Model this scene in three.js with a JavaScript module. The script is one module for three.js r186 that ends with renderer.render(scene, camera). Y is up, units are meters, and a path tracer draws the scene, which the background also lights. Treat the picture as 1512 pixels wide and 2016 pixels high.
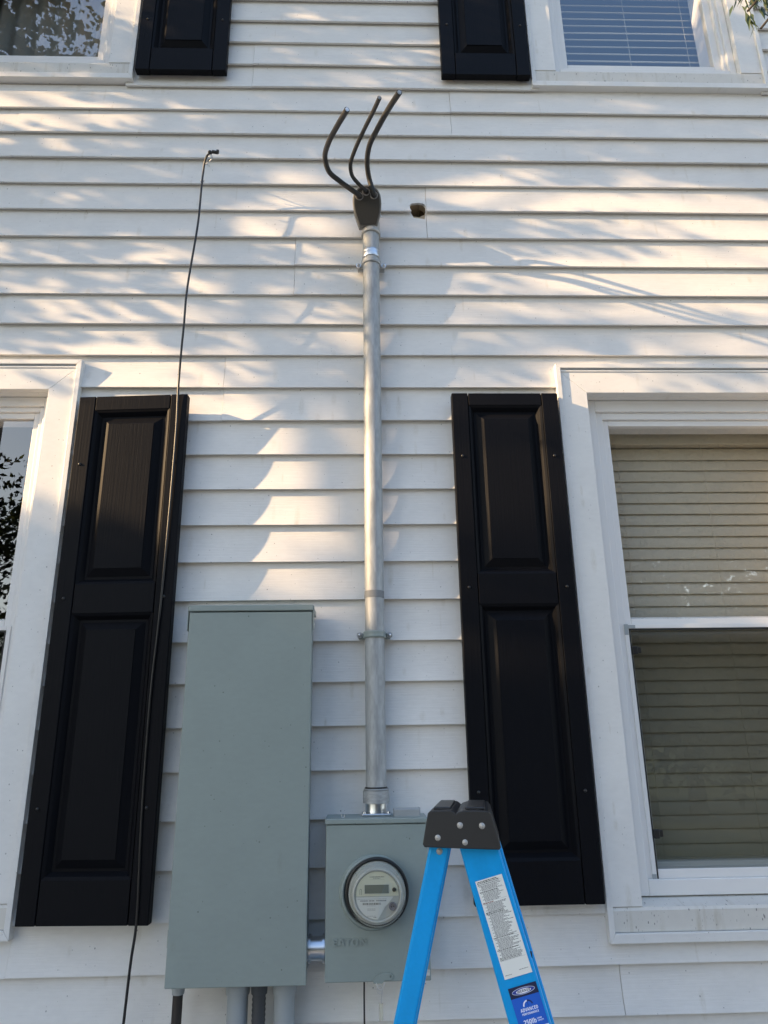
import * as THREE from 'three';
import { RoundedBoxGeometry } from 'three/addons/geometries/RoundedBoxGeometry.js';
import { mergeGeometries } from 'three/addons/utils/BufferGeometryUtils.js';
import { FontLoader } from 'three/addons/loaders/FontLoader.js';
import { TextGeometry } from 'three/addons/geometries/TextGeometry.js';
import { Brush, Evaluator, SUBTRACTION } from 'three-bvh-csg';

// ------------------------------------------------------------------ camera, sky, sun, exposure
const scene = new THREE.Scene();
const V3 = (x, y, z) => new THREE.Vector3(x, y, z);
const Y0 = 1.36;                                    // wall heights below are measured from a siding lip 1.36 m above the ground
const CAM = V3(0, 0.4921 + Y0, 2.2674), FOC = 1400; // focal length in pixels of the 1512 x 2016 photograph
const yaw = 0.0309, pitch = 0.3024, roll = -0.014;
const FW = V3(Math.sin(yaw) * Math.cos(pitch), Math.sin(pitch), -Math.cos(yaw) * Math.cos(pitch));
const R0 = V3(Math.cos(yaw), 0, Math.sin(yaw)), U0 = R0.clone().cross(FW);
const RT = R0.clone().multiplyScalar(Math.cos(roll)).addScaledVector(U0, Math.sin(roll));
const UP = U0.clone().multiplyScalar(Math.cos(roll)).addScaledVector(R0, -Math.sin(roll));
const camera = new THREE.PerspectiveCamera(2 * Math.atan(1008 / FOC) * 180 / Math.PI, 0.75, 0.05, 600);
camera.position.copy(CAM); camera.up.copy(UP); camera.lookAt(CAM.clone().add(FW));
scene.add(camera);

const SUN = V3(-3.8, 1.42, 1.0).normalize();         // towards the sun: low, far to the left, almost along the wall
{ // clear late-day sky
  const w = 1024, h = 512, d = new Float32Array(w * h * 4);
  for (let j = 0; j < h; j++) for (let i = 0; i < w; i++) {
    const el = (j + 0.5) / h * Math.PI - Math.PI / 2, az = ((i + 0.5) / w - 0.5) * 2 * Math.PI;
    const x = Math.cos(el) * Math.cos(az), y = Math.sin(el), z = Math.cos(el) * Math.sin(az);
    const t = 1 - Math.pow(1 - Math.max(0, y), 3), c = x * SUN.x + y * SUN.y + z * SUN.z;
    const g = Math.pow(Math.max(0, c), 2) * 0.22 + Math.pow(Math.max(0, c), 8) * 0.6 + Math.pow(Math.max(0, c), 60) * 1.6;
    const k = 0.93, o = (j * w + i) * 4;
    d[o] = k * ((1.20 * (1 - t) + 0.125 * t) + g * 1.0);
    d[o + 1] = k * ((1.29 * (1 - t) + 0.235 * t) + g * 0.82);
    d[o + 2] = k * ((1.22 * (1 - t) + 0.45 * t) + g * 0.55);
    d[o + 3] = 1;
  }
  const sky = new THREE.DataTexture(d, w, h, THREE.RGBAFormat, THREE.FloatType);
  sky.mapping = THREE.EquirectangularReflectionMapping; sky.magFilter = THREE.LinearFilter; sky.needsUpdate = true;
  scene.background = sky; scene.environment = sky; scene.environmentIntensity = 1; scene.backgroundIntensity = 1;
}
const sun = new THREE.DirectionalLight(new THREE.Color().setRGB(1.0, 0.68, 0.37), 4.0);
sun.position.copy(SUN).multiplyScalar(30); sun.castShadow = true; sun.shadow.radius = 1;
sun.shadow.mapSize.set(4096, 4096);
Object.assign(sun.shadow.camera, { left: -12, right: 12, top: 12, bottom: -12, near: 1, far: 80 });
scene.add(sun, sun.target);
const renderer = new THREE.WebGLRenderer({ antialias: true });
renderer.toneMapping = THREE.LinearToneMapping; renderer.toneMappingExposure = 2.85;
renderer.shadowMap.enabled = true;

// ------------------------------------------------------------------ helpers
function rng(seed) { let s = seed >>> 0; return () => { s = (s + 0x6D2B79F5) | 0; let t = Math.imul(s ^ (s >>> 15), 1 | s); t = (t + Math.imul(t ^ (t >>> 7), 61 | t)) ^ t; return ((t ^ (t >>> 14)) >>> 0) / 4294967296; }; }
function hash(i, j) { let n = Math.imul(i, 374761393) + Math.imul(j, 668265263) | 0; n = Math.imul(n ^ (n >>> 13), 1274126177); return ((n ^ (n >>> 16)) >>> 0) / 4294967296; }
function vnoise(x, y) { const i = Math.floor(x), j = Math.floor(y), f = x - i, g = y - j, u = f * f * (3 - 2 * f), v = g * g * (3 - 2 * g); return (hash(i, j) * (1 - u) + hash(i + 1, j) * u) * (1 - v) + (hash(i, j + 1) * (1 - u) + hash(i + 1, j + 1) * u) * v; }
// tiling value noise for textures (period px, py)
function tnoise(x, y, px, py, s = 0) { const i = Math.floor(x), j = Math.floor(y), f = x - i, g = y - j, u = f * f * (3 - 2 * f), v = g * g * (3 - 2 * g), m = (a, b) => ((a % b) + b) % b; const H = (a, b) => hash(m(a, px) + s * 131, m(b, py) + s * 57); return (H(i, j) * (1 - u) + H(i + 1, j) * u) * (1 - v) + (H(i, j + 1) * (1 - u) + H(i + 1, j + 1) * u) * v; }
const ray = (px, py) => FW.clone().multiplyScalar(FOC).addScaledVector(RT, px - 756).addScaledVector(UP, -(py - 1008));
const at = (px, py, z = 0) => { const d = ray(px, py); return CAM.clone().addScaledVector(d, (z - CAM.z) / d.z); };   // point of the wall-parallel plane z seen at a pixel of the photo
const lin = (r, g, b) => new THREE.Color().setRGB(r, g, b);
const taken = {};
function numbered(n) { const k = taken[n] = (taken[n] ?? -1) + 1; return k ? n + '_' + String(k).padStart(3, '0') : n; }
function tag(o, label, category, group) { o.userData.label = label; o.userData.category = category; if (group) o.userData.group = group; return o; }
function shad(m) { m.castShadow = m.receiveShadow = true; return m; }
function mesh(name, geo, mat, parent) { const m = shad(new THREE.Mesh(geo, mat)); m.name = name; parent.add(m); return m; }
function thing(name, label, category, pos = V3(0, 0, 0), group) { const g = new THREE.Group(); g.name = numbered(name); g.position.copy(pos); tag(g, label, category, group); scene.add(g); return g; }
function solo(name, geo, mat, label, category, group) { const m = mesh(numbered(name), geo, mat, scene); return tag(m, label, category, group); }
const merge = a => mergeGeometries(a.map(g => { const n = g.index ? g.toNonIndexed() : g; for (const k of Object.keys(n.attributes)) if (!['position', 'normal', 'uv'].includes(k)) n.deleteAttribute(k); return n; }));
const box = (x0, x1, y0, y1, z0, z1, r = 0) => { const w = x1 - x0, h = y1 - y0, d = z1 - z0; const g = r ? new RoundedBoxGeometry(w, h, d, 2, r) : new THREE.BoxGeometry(w, h, d); return g.translate((x0 + x1) / 2, (y0 + y1) / 2, (z0 + z1) / 2); };
const sheet = (x0, x1, y0, y1, z) => new THREE.PlaneGeometry(x1 - x0, y1 - y0).translate((x0 + x1) / 2, (y0 + y1) / 2, z);
const cyl = (r0, r1, y0, y1, x = 0, z = 0, seg = 40) => new THREE.CylinderGeometry(r1, r0, y1 - y0, seg).translate(x, (y0 + y1) / 2, z);
const tube = (pts, r, seg = 60, rad = 12) => { const c = new THREE.CatmullRomCurve3(pts, false, 'centripetal'); return new THREE.TubeGeometry(c, seg, r, rad, false); };
const lathe = (pts, seg = 64) => new THREE.LatheGeometry(pts.map(p => new THREE.Vector2(p[0], p[1])), seg);
const face = g => g.rotateX(Math.PI / 2);           // turns a lathe about y into one about z
function quadsGeo(quads) { // each quad: four Vector3, anticlockwise from the front
  const p = [], u = []; for (const [a, b, c, d] of quads) { for (const v of [a, b, c, a, c, d]) { p.push(v.x, v.y, v.z); u.push(v.x, v.y); } }
  const g = new THREE.BufferGeometry(); g.setAttribute('position', new THREE.Float32BufferAttribute(p, 3)); g.setAttribute('uv', new THREE.Float32BufferAttribute(u, 2)); g.computeVertexNormals(); return g;
}
function ring(o, i, zo, zi) { // picture-frame ring of four sloping faces; o, i = [x0,x1,y0,y1]
  const O = [V3(o[0], o[2], zo), V3(o[1], o[2], zo), V3(o[1], o[3], zo), V3(o[0], o[3], zo)], I = [V3(i[0], i[2], zi), V3(i[1], i[2], zi), V3(i[1], i[3], zi), V3(i[0], i[3], zi)];
  return quadsGeo([0, 1, 2, 3].map(k => [O[k], O[(k + 1) % 4], I[(k + 1) % 4], I[k]]));
}
function tex(w, h, fn, srgb = false) { // fn(x,y) -> [r,g,b] 0..1 or a grey number
  const d = new Uint8Array(w * h * 4);
  for (let j = 0; j < h; j++) for (let i = 0; i < w; i++) { const v = fn(i, j), o = (j * w + i) * 4; if (typeof v === 'number') d[o] = d[o + 1] = d[o + 2] = Math.max(0, Math.min(255, v * 255)); else for (let c = 0; c < 3; c++) d[o + c] = Math.max(0, Math.min(255, v[c] * 255)); d[o + 3] = 255; }
  const t = new THREE.DataTexture(d, w, h); t.wrapS = t.wrapT = THREE.RepeatWrapping; t.magFilter = THREE.LinearFilter; t.minFilter = THREE.LinearMipmapLinearFilter; t.generateMipmaps = true; if (srgb) t.colorSpace = THREE.SRGBColorSpace; t.needsUpdate = true; return t;
}
function canvasTex(w, h, draw) { const c = document.createElement('canvas'); c.width = w; c.height = h; draw(c.getContext('2d'), w, h); const t = new THREE.CanvasTexture(c); t.colorSpace = THREE.SRGBColorSpace; t.anisotropy = 8; return t; }

// ------------------------------------------------------------------ materials
const s2l = v => Math.pow(v, 2.2), l2s = v => Math.pow(v, 1 / 2.2);
function speckled(w, h, base, seed, nSpeck, nStain) { // dirt flecks and stains on a light, slightly mottled ground
  const R = rng(seed), a = new Float32Array(w * h).fill(1), warm = new Float32Array(w * h);
  for (let n = 0; n < nSpeck; n++) { const cx = R() * w, cy = R() * h, r = 0.4 + R() * R() * 1.5, k = 0.25 + R() * 0.5; for (let y = -3; y <= 3; y++) for (let x = -3; x <= 3; x++) if (x * x + y * y * 0.6 <= r * r) { const q = ((Math.round(cy + y) + h) % h) * w + (Math.round(cx + x) + w) % w; a[q] = Math.min(a[q], k); } }
  for (let n = 0; n < nStain; n++) { const cx = R() * w, cy = R() * h, rx = 3 + R() * 10, ry = 12 + R() * 46, k = 0.04 + R() * 0.07; for (let y = -ry | 0; y <= ry; y++) for (let x = -rx | 0; x <= rx; x++) { const e = x * x / rx / rx + y * y / ry / ry; if (e < 1) { const q = ((Math.round(cy + y) + h) % h) * w + (Math.round(cx + x) + w) % w; const m = k * (1 - e) * (0.4 + tnoise(x * 0.4 + 50, y * 0.15 + 50, 999, 999, n)); a[q] *= 1 - m; warm[q] += m * 0.5; } } }
  return tex(w, h, (i, j) => { const q = j * w + i, m = a[q] * (0.955 + 0.05 * tnoise(i / 64, j / 64, w / 64, h / 64, 3) + 0.04 * tnoise(i / 16, j / 8, w / 16, h / 8, 4) + 0.03 * hash(i, j)); return [l2s(base[0] * m), l2s(base[1] * m * (1 - warm[q] * 0.3)), l2s(base[2] * m * (1 - warm[q]))]; }, true);
}
const sidingMap = speckled(2048, 1024, [0.74, 0.725, 0.69], 11, 900, 60);
const sidingBump = tex(2048, 1024, (i, j) => 0.45 * tnoise(i / 90, j / 3, 23, 341, 1) + 0.3 * tnoise(i / 28, j / 2, 73, 512, 2) + 0.25 * hash(i, j));
sidingMap.repeat.set(0.5, 1); sidingBump.repeat.set(0.5, 1);
const grainBump = tex(512, 1024, (i, j) => { const bend = 30 * tnoise(i / 128, j / 256, 4, 4, 5) + 46 * Math.exp(-Math.pow((i - 256) / 70, 2)) * Math.sin(j / 1024 * Math.PI * 2); const a = tnoise(i / 3.2, (j + bend * 8) / 170, 160, 6, 6), b = tnoise(i / 7, (j + bend * 5) / 90, 73, 11, 7); return 0.55 * a + 0.3 * b + 0.15 * hash(i, j); });
grainBump.repeat.set(3.0, 1.3);
const galvMap = tex(512, 512, (i, j) => { const m = 0.76 + 0.22 * tnoise(i / 40, j / 64, 13, 8, 8) + 0.2 * tnoise(i / 12, j / 18, 43, 28, 9) - 0.22 * Math.max(0, tnoise(i / 90, j / 120, 6, 4, 10) - 0.55) + 0.04 * hash(i, j); return [l2s(0.40 * m), l2s(0.415 * m), l2s(0.415 * m)]; }, true);
const paintMap = (() => speckled(1024, 1024, [0.262, 0.308, 0.288], 21, 260, 14))();
const trimMap = speckled(1024, 1024, [0.74, 0.735, 0.71], 31, 700, 30);
const M = {
  siding: new THREE.MeshStandardMaterial({ map: sidingMap, bumpMap: sidingBump, bumpScale: 0.0005, roughness: 0.62 }),
  trim: new THREE.MeshStandardMaterial({ map: trimMap, roughness: 0.45 }),
  sill: new THREE.MeshStandardMaterial({ map: speckled(1024, 512, [0.66, 0.645, 0.60], 41, 2200, 170), roughness: 0.5 }),
  vinyl: new THREE.MeshStandardMaterial({ color: lin(0.76, 0.755, 0.74), roughness: 0.4 }),
  shutter: new THREE.MeshPhysicalMaterial({ color: lin(0.0055, 0.006, 0.008), roughness: 0.5, specularIntensity: 0.16, bumpMap: grainBump, bumpScale: 0.0004 }),
  screw: new THREE.MeshStandardMaterial({ color: lin(0.03, 0.03, 0.03), roughness: 0.35, metalness: 0.4 }),
  galv: new THREE.MeshStandardMaterial({ map: galvMap, roughness: 0.55, metalness: 0.25 }),
  zinc: new THREE.MeshStandardMaterial({ color: lin(0.62, 0.63, 0.64), roughness: 0.28, metalness: 1 }),
  castAl: new THREE.MeshStandardMaterial({ color: lin(0.46, 0.45, 0.42), roughness: 0.55, metalness: 0.4 }),
  tape: new THREE.MeshStandardMaterial({ color: lin(0.21, 0.22, 0.225), roughness: 0.7 }),
  paint: new THREE.MeshStandardMaterial({ map: paintMap, roughness: 0.42 }),
  paintDark: new THREE.MeshStandardMaterial({ color: lin(0.05, 0.06, 0.06), roughness: 0.6 }),
  black: new THREE.MeshStandardMaterial({ color: lin(0.012, 0.012, 0.012), roughness: 0.38 }),
  rubber: new THREE.MeshStandardMaterial({ color: lin(0.018, 0.018, 0.017), roughness: 0.5 }),
  alu: new THREE.MeshStandardMaterial({ color: lin(0.8, 0.81, 0.83), roughness: 0.3, metalness: 0.9 }),
  pvc: new THREE.MeshStandardMaterial({ color: lin(0.33, 0.36, 0.37), roughness: 0.5 }),
  glass: new THREE.MeshPhysicalMaterial({ color: 0xffffff, roughness: 0, transmission: 1, thickness: 0, ior: 2.35 }),
  clear: new THREE.MeshPhysicalMaterial({ color: lin(0.94, 0.95, 0.93), roughness: 0.04, transmission: 1, thickness: 0, ior: 1.5 }),
  screen: new THREE.MeshPhysicalMaterial({ color: lin(0.60, 0.61, 0.59), roughness: 0, transmission: 1, thickness: 0, ior: 1.05 }),
  blind: new THREE.MeshStandardMaterial({ color: lin(0.50, 0.46, 0.36), roughness: 0.6 }),
  room: new THREE.MeshStandardMaterial({ color: lin(0.34, 0.32, 0.29), roughness: 0.9 }),
  wood: new THREE.MeshStandardMaterial({ color: lin(0.07, 0.045, 0.022), roughness: 0.9 }),
  capBlack: new THREE.MeshStandardMaterial({ color: lin(0.022, 0.022, 0.023), roughness: 0.42 }),
  blue: new THREE.MeshPhysicalMaterial({ specularIntensity: 0.45, map: tex(256, 256, (i, j) => { const m = 0.94 + 0.07 * tnoise(i / 3, j / 20, 85, 12, 12) + 0.05 * hash(i, j); return [l2s(0.002 * m), l2s(0.35 * m), l2s(0.80 * m)]; }, true), roughness: 0.33 }),
  bark: new THREE.MeshStandardMaterial({ map: tex(128, 256, (i, j) => { const m = 0.5 + 0.8 * tnoise(i / 5, j / 24, 25, 10, 14); return [l2s(0.09 * m), l2s(0.07 * m), l2s(0.05 * m)]; }, true), roughness: 0.95 }),
};

// ------------------------------------------------------------------ ground
{
  const g = new THREE.CircleGeometry(220, 64).rotateX(-Math.PI / 2);
  const t = tex(512, 512, (i, j) => { const m = 0.55 + 0.5 * tnoise(i / 64, j / 64, 8, 8, 15) + 0.5 * tnoise(i / 4, j / 4, 128, 128, 16); return [l2s(0.055 * m), l2s(0.075 * m), l2s(0.024 * m)]; }, true); t.repeat.set(110, 110);
  const m = mesh('ground', g, new THREE.MeshStandardMaterial({ map: t, roughness: 1 }), scene); m.userData.kind = 'structure';
}

{ // worn grey drive along the house, unseen, added to bounce light up the wall
  const g = box(-12, 14, 0.004, 0.03, 0.25, 7.5); uvWorld(g);
  const t = tex(512, 512, (i, j) => { const m = 0.8 + 0.2 * tnoise(i / 50, j / 50, 10, 10, 17) + 0.14 * tnoise(i / 6, j / 6, 85, 85, 18) + 0.06 * hash(i, j); return [l2s(0.29 * m), l2s(0.305 * m), l2s(0.31 * m)]; }, true);
  const m = mesh('bounce_drive', g, new THREE.MeshStandardMaterial({ map: t, roughness: 0.95 }), scene); m.userData.kind = 'structure';
}

// ------------------------------------------------------------------ house: wall, siding boards, windows
const house = thing('house', 'white vinyl-sided house wall with four trimmed windows and weathered siding', 'house');
// lip heights in units of a 0.127 m course, read from the photograph
const LIP = { '-2': -2.03, '-1': -1.06, 0: -0.05, 1: 0.985, 2: 2.01, 3: 3.07, 4: 4.07, 5: 5.09, 6: 6.09, 7: 7.12, 8: 8.11, 9: 9.11, 10: 10.09, 11: 11.08, 12: 12.08, 13: 13.08, 14: 14.09, 15: 15.09, 16: 16.07, 17: 17.07, 18: 18.05, 19: 19.02, 20: 19.98, 21: 20.94, 22: 21.9, 23: 22.86, 24: 23.81, 25: 24.75, 26: 25.72, 27: 26.66 };
const lipY = k => Y0 + 0.127 * (k > 27 ? 26.66 + (k - 27) * 0.97 : k < -2 ? -2.03 + (k + 2) * 1.0 : LIP[k]);
const WX0 = -4.6, WX1 = 4.6;
// windows: outer edge of the trim, opening inside the casing, edge of the glass
const pXY = (px, py, z) => { const p = at(px, py, z); return [p.x, p.y]; };
const WIN = {};
{
  const lr = { x0: pXY(1093, 720)[0], yT: pXY(1093, 720)[1], yB: pXY(1193, 1856)[1] };
  WIN.lowerRight = { x0: lr.x0 - 0.004, x1: lr.x0 + 1.12, y0: lr.yB, y1: lr.yT };
  const ll = { x1: pXY(165, 712)[0], yT: pXY(165, 712)[1], yB: pXY(24, 1850)[1] };
  WIN.lowerLeft = { x0: ll.x1 - 1.12, x1: ll.x1, y0: ll.yB, y1: ll.yT };
  const ur = pXY(1047, 174); WIN.upperRight = { x0: ur[0], x1: pXY(1484, 150)[0] + 0.05, y0: ur[1], y1: ur[1] + 1.5 };
  const ul = pXY(262, 160); WIN.upperLeft = { x0: ul[0] - 0.88, x1: ul[0], y0: ul[1], y1: ul[1] + 1.5 };
}
const CAS = 0.106;                                   // trim edge to opening, sides and head
for (const w of Object.values(WIN)) Object.assign(w, { ox0: w.x0 + CAS, ox1: w.x1 - CAS, oy0: w.y0 + 0.085, oy1: w.y1 - CAS - 0.005 });

const CAV = at(822, 413, -0.02);                     // ragged hole in the siding beside the mast head
const wall = (() => { // sheathing with window openings, closed by a house body behind it
  const s = new THREE.Shape(); s.moveTo(WX0, 0); s.lineTo(WX1, 0); s.lineTo(WX1, 6.09); s.lineTo(WX0, 6.09); s.closePath();
  for (const w of Object.values(WIN)) { const h = new THREE.Path(); const e = 0.0125; h.moveTo(w.ox0 - e, w.oy0 - e); h.lineTo(w.ox0 - e, w.oy1 + e); h.lineTo(w.ox1 + e, w.oy1 + e); h.lineTo(w.ox1 + e, w.oy0 - e); h.closePath(); s.holes.push(h); }
  { const h = new THREE.Path(); for (let k = 0; k < 9; k++) { const a = -k / 9 * Math.PI * 2, r = 0.034 + 0.006 * hash(k, 5); h[k ? 'lineTo' : 'moveTo'](CAV.x + r * Math.cos(a), CAV.y + r * Math.sin(a)); } h.closePath(); s.holes.push(h); }
  return mesh('wall', new THREE.ExtrudeGeometry(s, { depth: 0.13, bevelEnabled: false }).translate(0, 0, -0.152), new THREE.MeshStandardMaterial({ color: lin(0.45, 0.36, 0.25), roughness: 0.9 }), house);
})();
// rooms behind, floor between storeys, roof: close the house so that light enters only through the windows
mesh('room_shell', merge([box(WX0, WX1, 0, 0.1, -6, -0.153), box(WX0, WX1, 3.55, 3.75, -6, -0.153), box(WX0, WX1, 6.0, 6.09, -6, -0.153), box(WX0, WX1, 0.1, 6.0, -6.15, -6.0), box(WX0 - 0.15, WX0 - 0.001, 0, 6.09, -6.15, -0.02), box(WX1 + 0.001, WX1 + 0.15, 0, 6.09, -6.15, -0.02), box(-0.2, 0.0, 0.1, 3.55, -5.99, -0.155), box(-0.2, 0.0, 3.75, 6.0, -5.99, -0.155)]), M.room, house);
mesh('roof', quadsGeo([[V3(WX0 - 0.4, 6.10, 0.5), V3(WX1 + 0.4, 6.10, 0.5), V3(WX1 + 0.4, 8.2, -3.05), V3(WX0 - 0.4, 8.2, -3.05)], [V3(WX1 + 0.4, 6.10, -6.5), V3(WX0 - 0.4, 6.10, -6.5), V3(WX0 - 0.4, 8.2, -3.05), V3(WX1 + 0.4, 8.2, -3.05)], [V3(WX0 - 0.4, 6.095, -6.5), V3(WX1 + 0.4, 6.095, -6.5), V3(WX1 + 0.4, 6.095, 0.5), V3(WX0 - 0.4, 6.095, 0.5)]]), new THREE.MeshStandardMaterial({ color: lin(0.08, 0.08, 0.085), roughness: 0.95 }), house);
mesh('hole_cavity', merge([box(CAV.x - 0.07, CAV.x + 0.07, CAV.y - 0.08, CAV.y + 0.08, -0.16, -0.153), box(CAV.x + 0.012, CAV.x + 0.05, CAV.y - 0.075, CAV.y + 0.075, -0.15, -0.06)]), M.wood, house);

const DEP = 0.0155;
function boardGeo(xa, xb, k, zo, seed) {
  const y = lipY(k), h = lipY(k + 1) - y, n = Math.max(2, Math.ceil((xb - xa) / 0.12));
  const fr = []; for (let i = 0; i <= 8; i++) { const t = i / 8; fr.push([t * h, -DEP * (1 - Math.pow(1 - t, 1.9)), t]); }
  fr.push([h + 0.012, -DEP - 0.001, 1]);
  const groups = [fr, [[h + 0.012, -DEP - 0.001, 1], [h + 0.012, -0.0195, 1]], [[h + 0.012, -0.0195, 1], [0.016, -0.0195, 0]], [[0.016, -0.0195, 0], [0.016, -0.0095, 0]], [[0.016, -0.0095, 0], [0.0006, -0.0095, 0]], [[0.0006, -0.0095, 0], [0, -0.0006, 0], [0, 0, 0]]];
  const pos = [], uv = [], idx = []; const us = hash(seed, 7) * 3, vs = hash(seed, 9);
  const P = (x, [py, pz, t]) => {
    const wob = (vnoise(x * 1.7 + seed * 3.1, 4.2) - 0.5) * 0.0024 * (1 - t) + (vnoise(x * 4.5, seed * 2.7) - 0.5) * 0.0013 * 4 * t * (1 - t);
    const dy = (vnoise(x * 1.1 + seed, 9.7) - 0.5) * 0.0028 * (1 - t) + (vnoise(x * 0.35 + k * 0.13, 1.7) - 0.5) * 0.004;
    return [x, y + py + dy, pz + zo + wob];
  };
  for (const g of groups) { const b = pos.length / 3; for (let i = 0; i <= n; i++) { const x = xa + (xb - xa) * i / n; for (const q of g) { pos.push(...P(x, q)); uv.push(x + us, k * 0.127 + q[0] + vs); } } const m = g.length; for (let i = 0; i < n; i++) for (let j = 0; j < m - 1; j++) { const a = b + i * m + j, c = a + m; idx.push(a, c, a + 1, a + 1, c, c + 1); } }
  // end caps
  const prof = [...fr, [h + 0.012, -0.0195, 1], [0.016, -0.0195, 0], [0.016, -0.0095, 0], [0.0006, -0.0095, 0]];
  const tris = THREE.ShapeUtils.triangulateShape(prof.map(q => new THREE.Vector2(q[1], q[0])), []);
  for (const [x, flip] of [[xa, 0], [xb, 1]]) { const b = pos.length / 3; for (const q of prof) { pos.push(...P(x, q)); uv.push(q[1], q[0]); } for (const t of tris) flip ? idx.push(b + t[0], b + t[1], b + t[2]) : idx.push(b + t[0], b + t[2], b + t[1]); }
  const g = new THREE.BufferGeometry(); g.setAttribute('position', new THREE.Float32BufferAttribute(pos, 3)); g.setAttribute('uv', new THREE.Float32BufferAttribute(uv, 2)); g.setIndex(idx); g.computeVertexNormals(); return g;
}
const SEAM = {}; // course -> x of panel joints (a panel covers two courses)
const seam = (px, py, up = 1) => { const p = at(px, py); let k = -9; while (lipY(k + 1) < p.y) k++; for (let q = 0; q <= up; q++) (SEAM[k + q] ??= []).push(p.x); };
seam(497, 150); seam(579, 550); seam(437, 800); seam(889, 250); seam(841, 455); seam(20, 300); seam(12, 1900, 0); seam(1228, 1960, 0); seam(10, 590, 0);
const holeTool = (() => { const s = new THREE.Shape(); const pts = [[806, 404], [810, 399], [822, 397.5], [833, 399], [838, 405], [838, 418], [836.5, 428], [828, 426.5], [815, 425], [808, 413]]; pts.forEach(([px, py], i) => { const p = at(px, py, -0.004); s[i ? 'lineTo' : 'moveTo'](p.x, p.y); }); s.closePath(); return new Brush(new THREE.ExtrudeGeometry(s, { depth: 0.08, bevelEnabled: false }).translate(0, 0, -0.05)); })();
holeTool.updateMatrixWorld();
const ev = new Evaluator(); ev.useGroups = false;
let nb = 0;
for (let k = -10; k < 36; k++) {
  const yA = lipY(k), yB = lipY(k + 1);
  let spans = [[WX0, WX1]];
  for (const w of Object.values(WIN)) if (yB > w.oy0 + 0.004 && yA < w.oy1 - 0.004) spans = spans.flatMap(([a, b]) => (w.x0 > a && w.x1 < b) ? [[a, w.x0 + 0.03], [w.x1 - 0.03, b]] : [[a, b]]);
  for (const s of SEAM[k] ?? []) spans = spans.flatMap(([a, b]) => (s > a && s < b) ? [[a, s - 0.0006], [s + 0.0006, b]] : [[a, b]]);
  for (const [a, b] of spans) {
    const isSeam = (SEAM[k] ?? []).some(s => Math.abs(s - a) < 0.01);
    let g = boardGeo(a, b, k, isSeam ? 0.0018 : 0, k * 7 + nb);
    if (a < CAV.x && b > CAV.x && yA < CAV.y + 0.03 && yB > CAV.y - 0.03) { const br = new Brush(g); br.updateMatrixWorld(); g = ev.evaluate(br, holeTool, SUBTRACTION).geometry; }
    nb++; mesh('siding_board', g, M.siding, wall);
  }
}

function uvWorld(g) { const p = g.attributes.position, n = g.attributes.normal, u = []; for (let i = 0; i < p.count; i++) { const nx = Math.abs(n.getX(i)); u.push(nx > 0.7 ? p.getZ(i) : p.getX(i), Math.abs(n.getY(i)) > 0.7 ? p.getZ(i) : p.getY(i)); } g.setAttribute('uv', new THREE.Float32BufferAttribute(u, 2)); return g; }

const TB = (...a) => uvWorld(box(...a));
const trap = (pts, z0, z1) => { const s = new THREE.Shape(); pts.forEach((p, i) => s[i ? 'lineTo' : 'moveTo'](p[0], p[1])); s.closePath(); const b = 0.0012; return uvWorld(new THREE.ExtrudeGeometry(s, { depth: z1 - z0 - 2 * b, bevelEnabled: true, bevelSize: b, bevelThickness: b, bevelOffset: -b - 0.0003, bevelSegments: 2 }).translate(0, 0, z0 + b)); };
function mitred(o, i, z0, z1, sides = 'lrtb') { // four pieces meeting at 45 degrees; o, i = [x0,x1,y0,y1]
  const [a, b, c, d] = o, [e, f, g, h] = i, out = [];
  if (sides.includes('l')) out.push(trap([[a, c], [e, g], [e, h], [a, d]], z0, z1)); if (sides.includes('r')) out.push(trap([[b, c], [b, d], [f, h], [f, g]], z0, z1));
  if (sides.includes('t')) out.push(trap([[a, d], [e, h], [f, h], [b, d]], z0, z1)); if (sides.includes('b')) out.push(trap([[a, c], [b, c], [f, g], [e, g]], z0, z1)); return merge(out);
}
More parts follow.
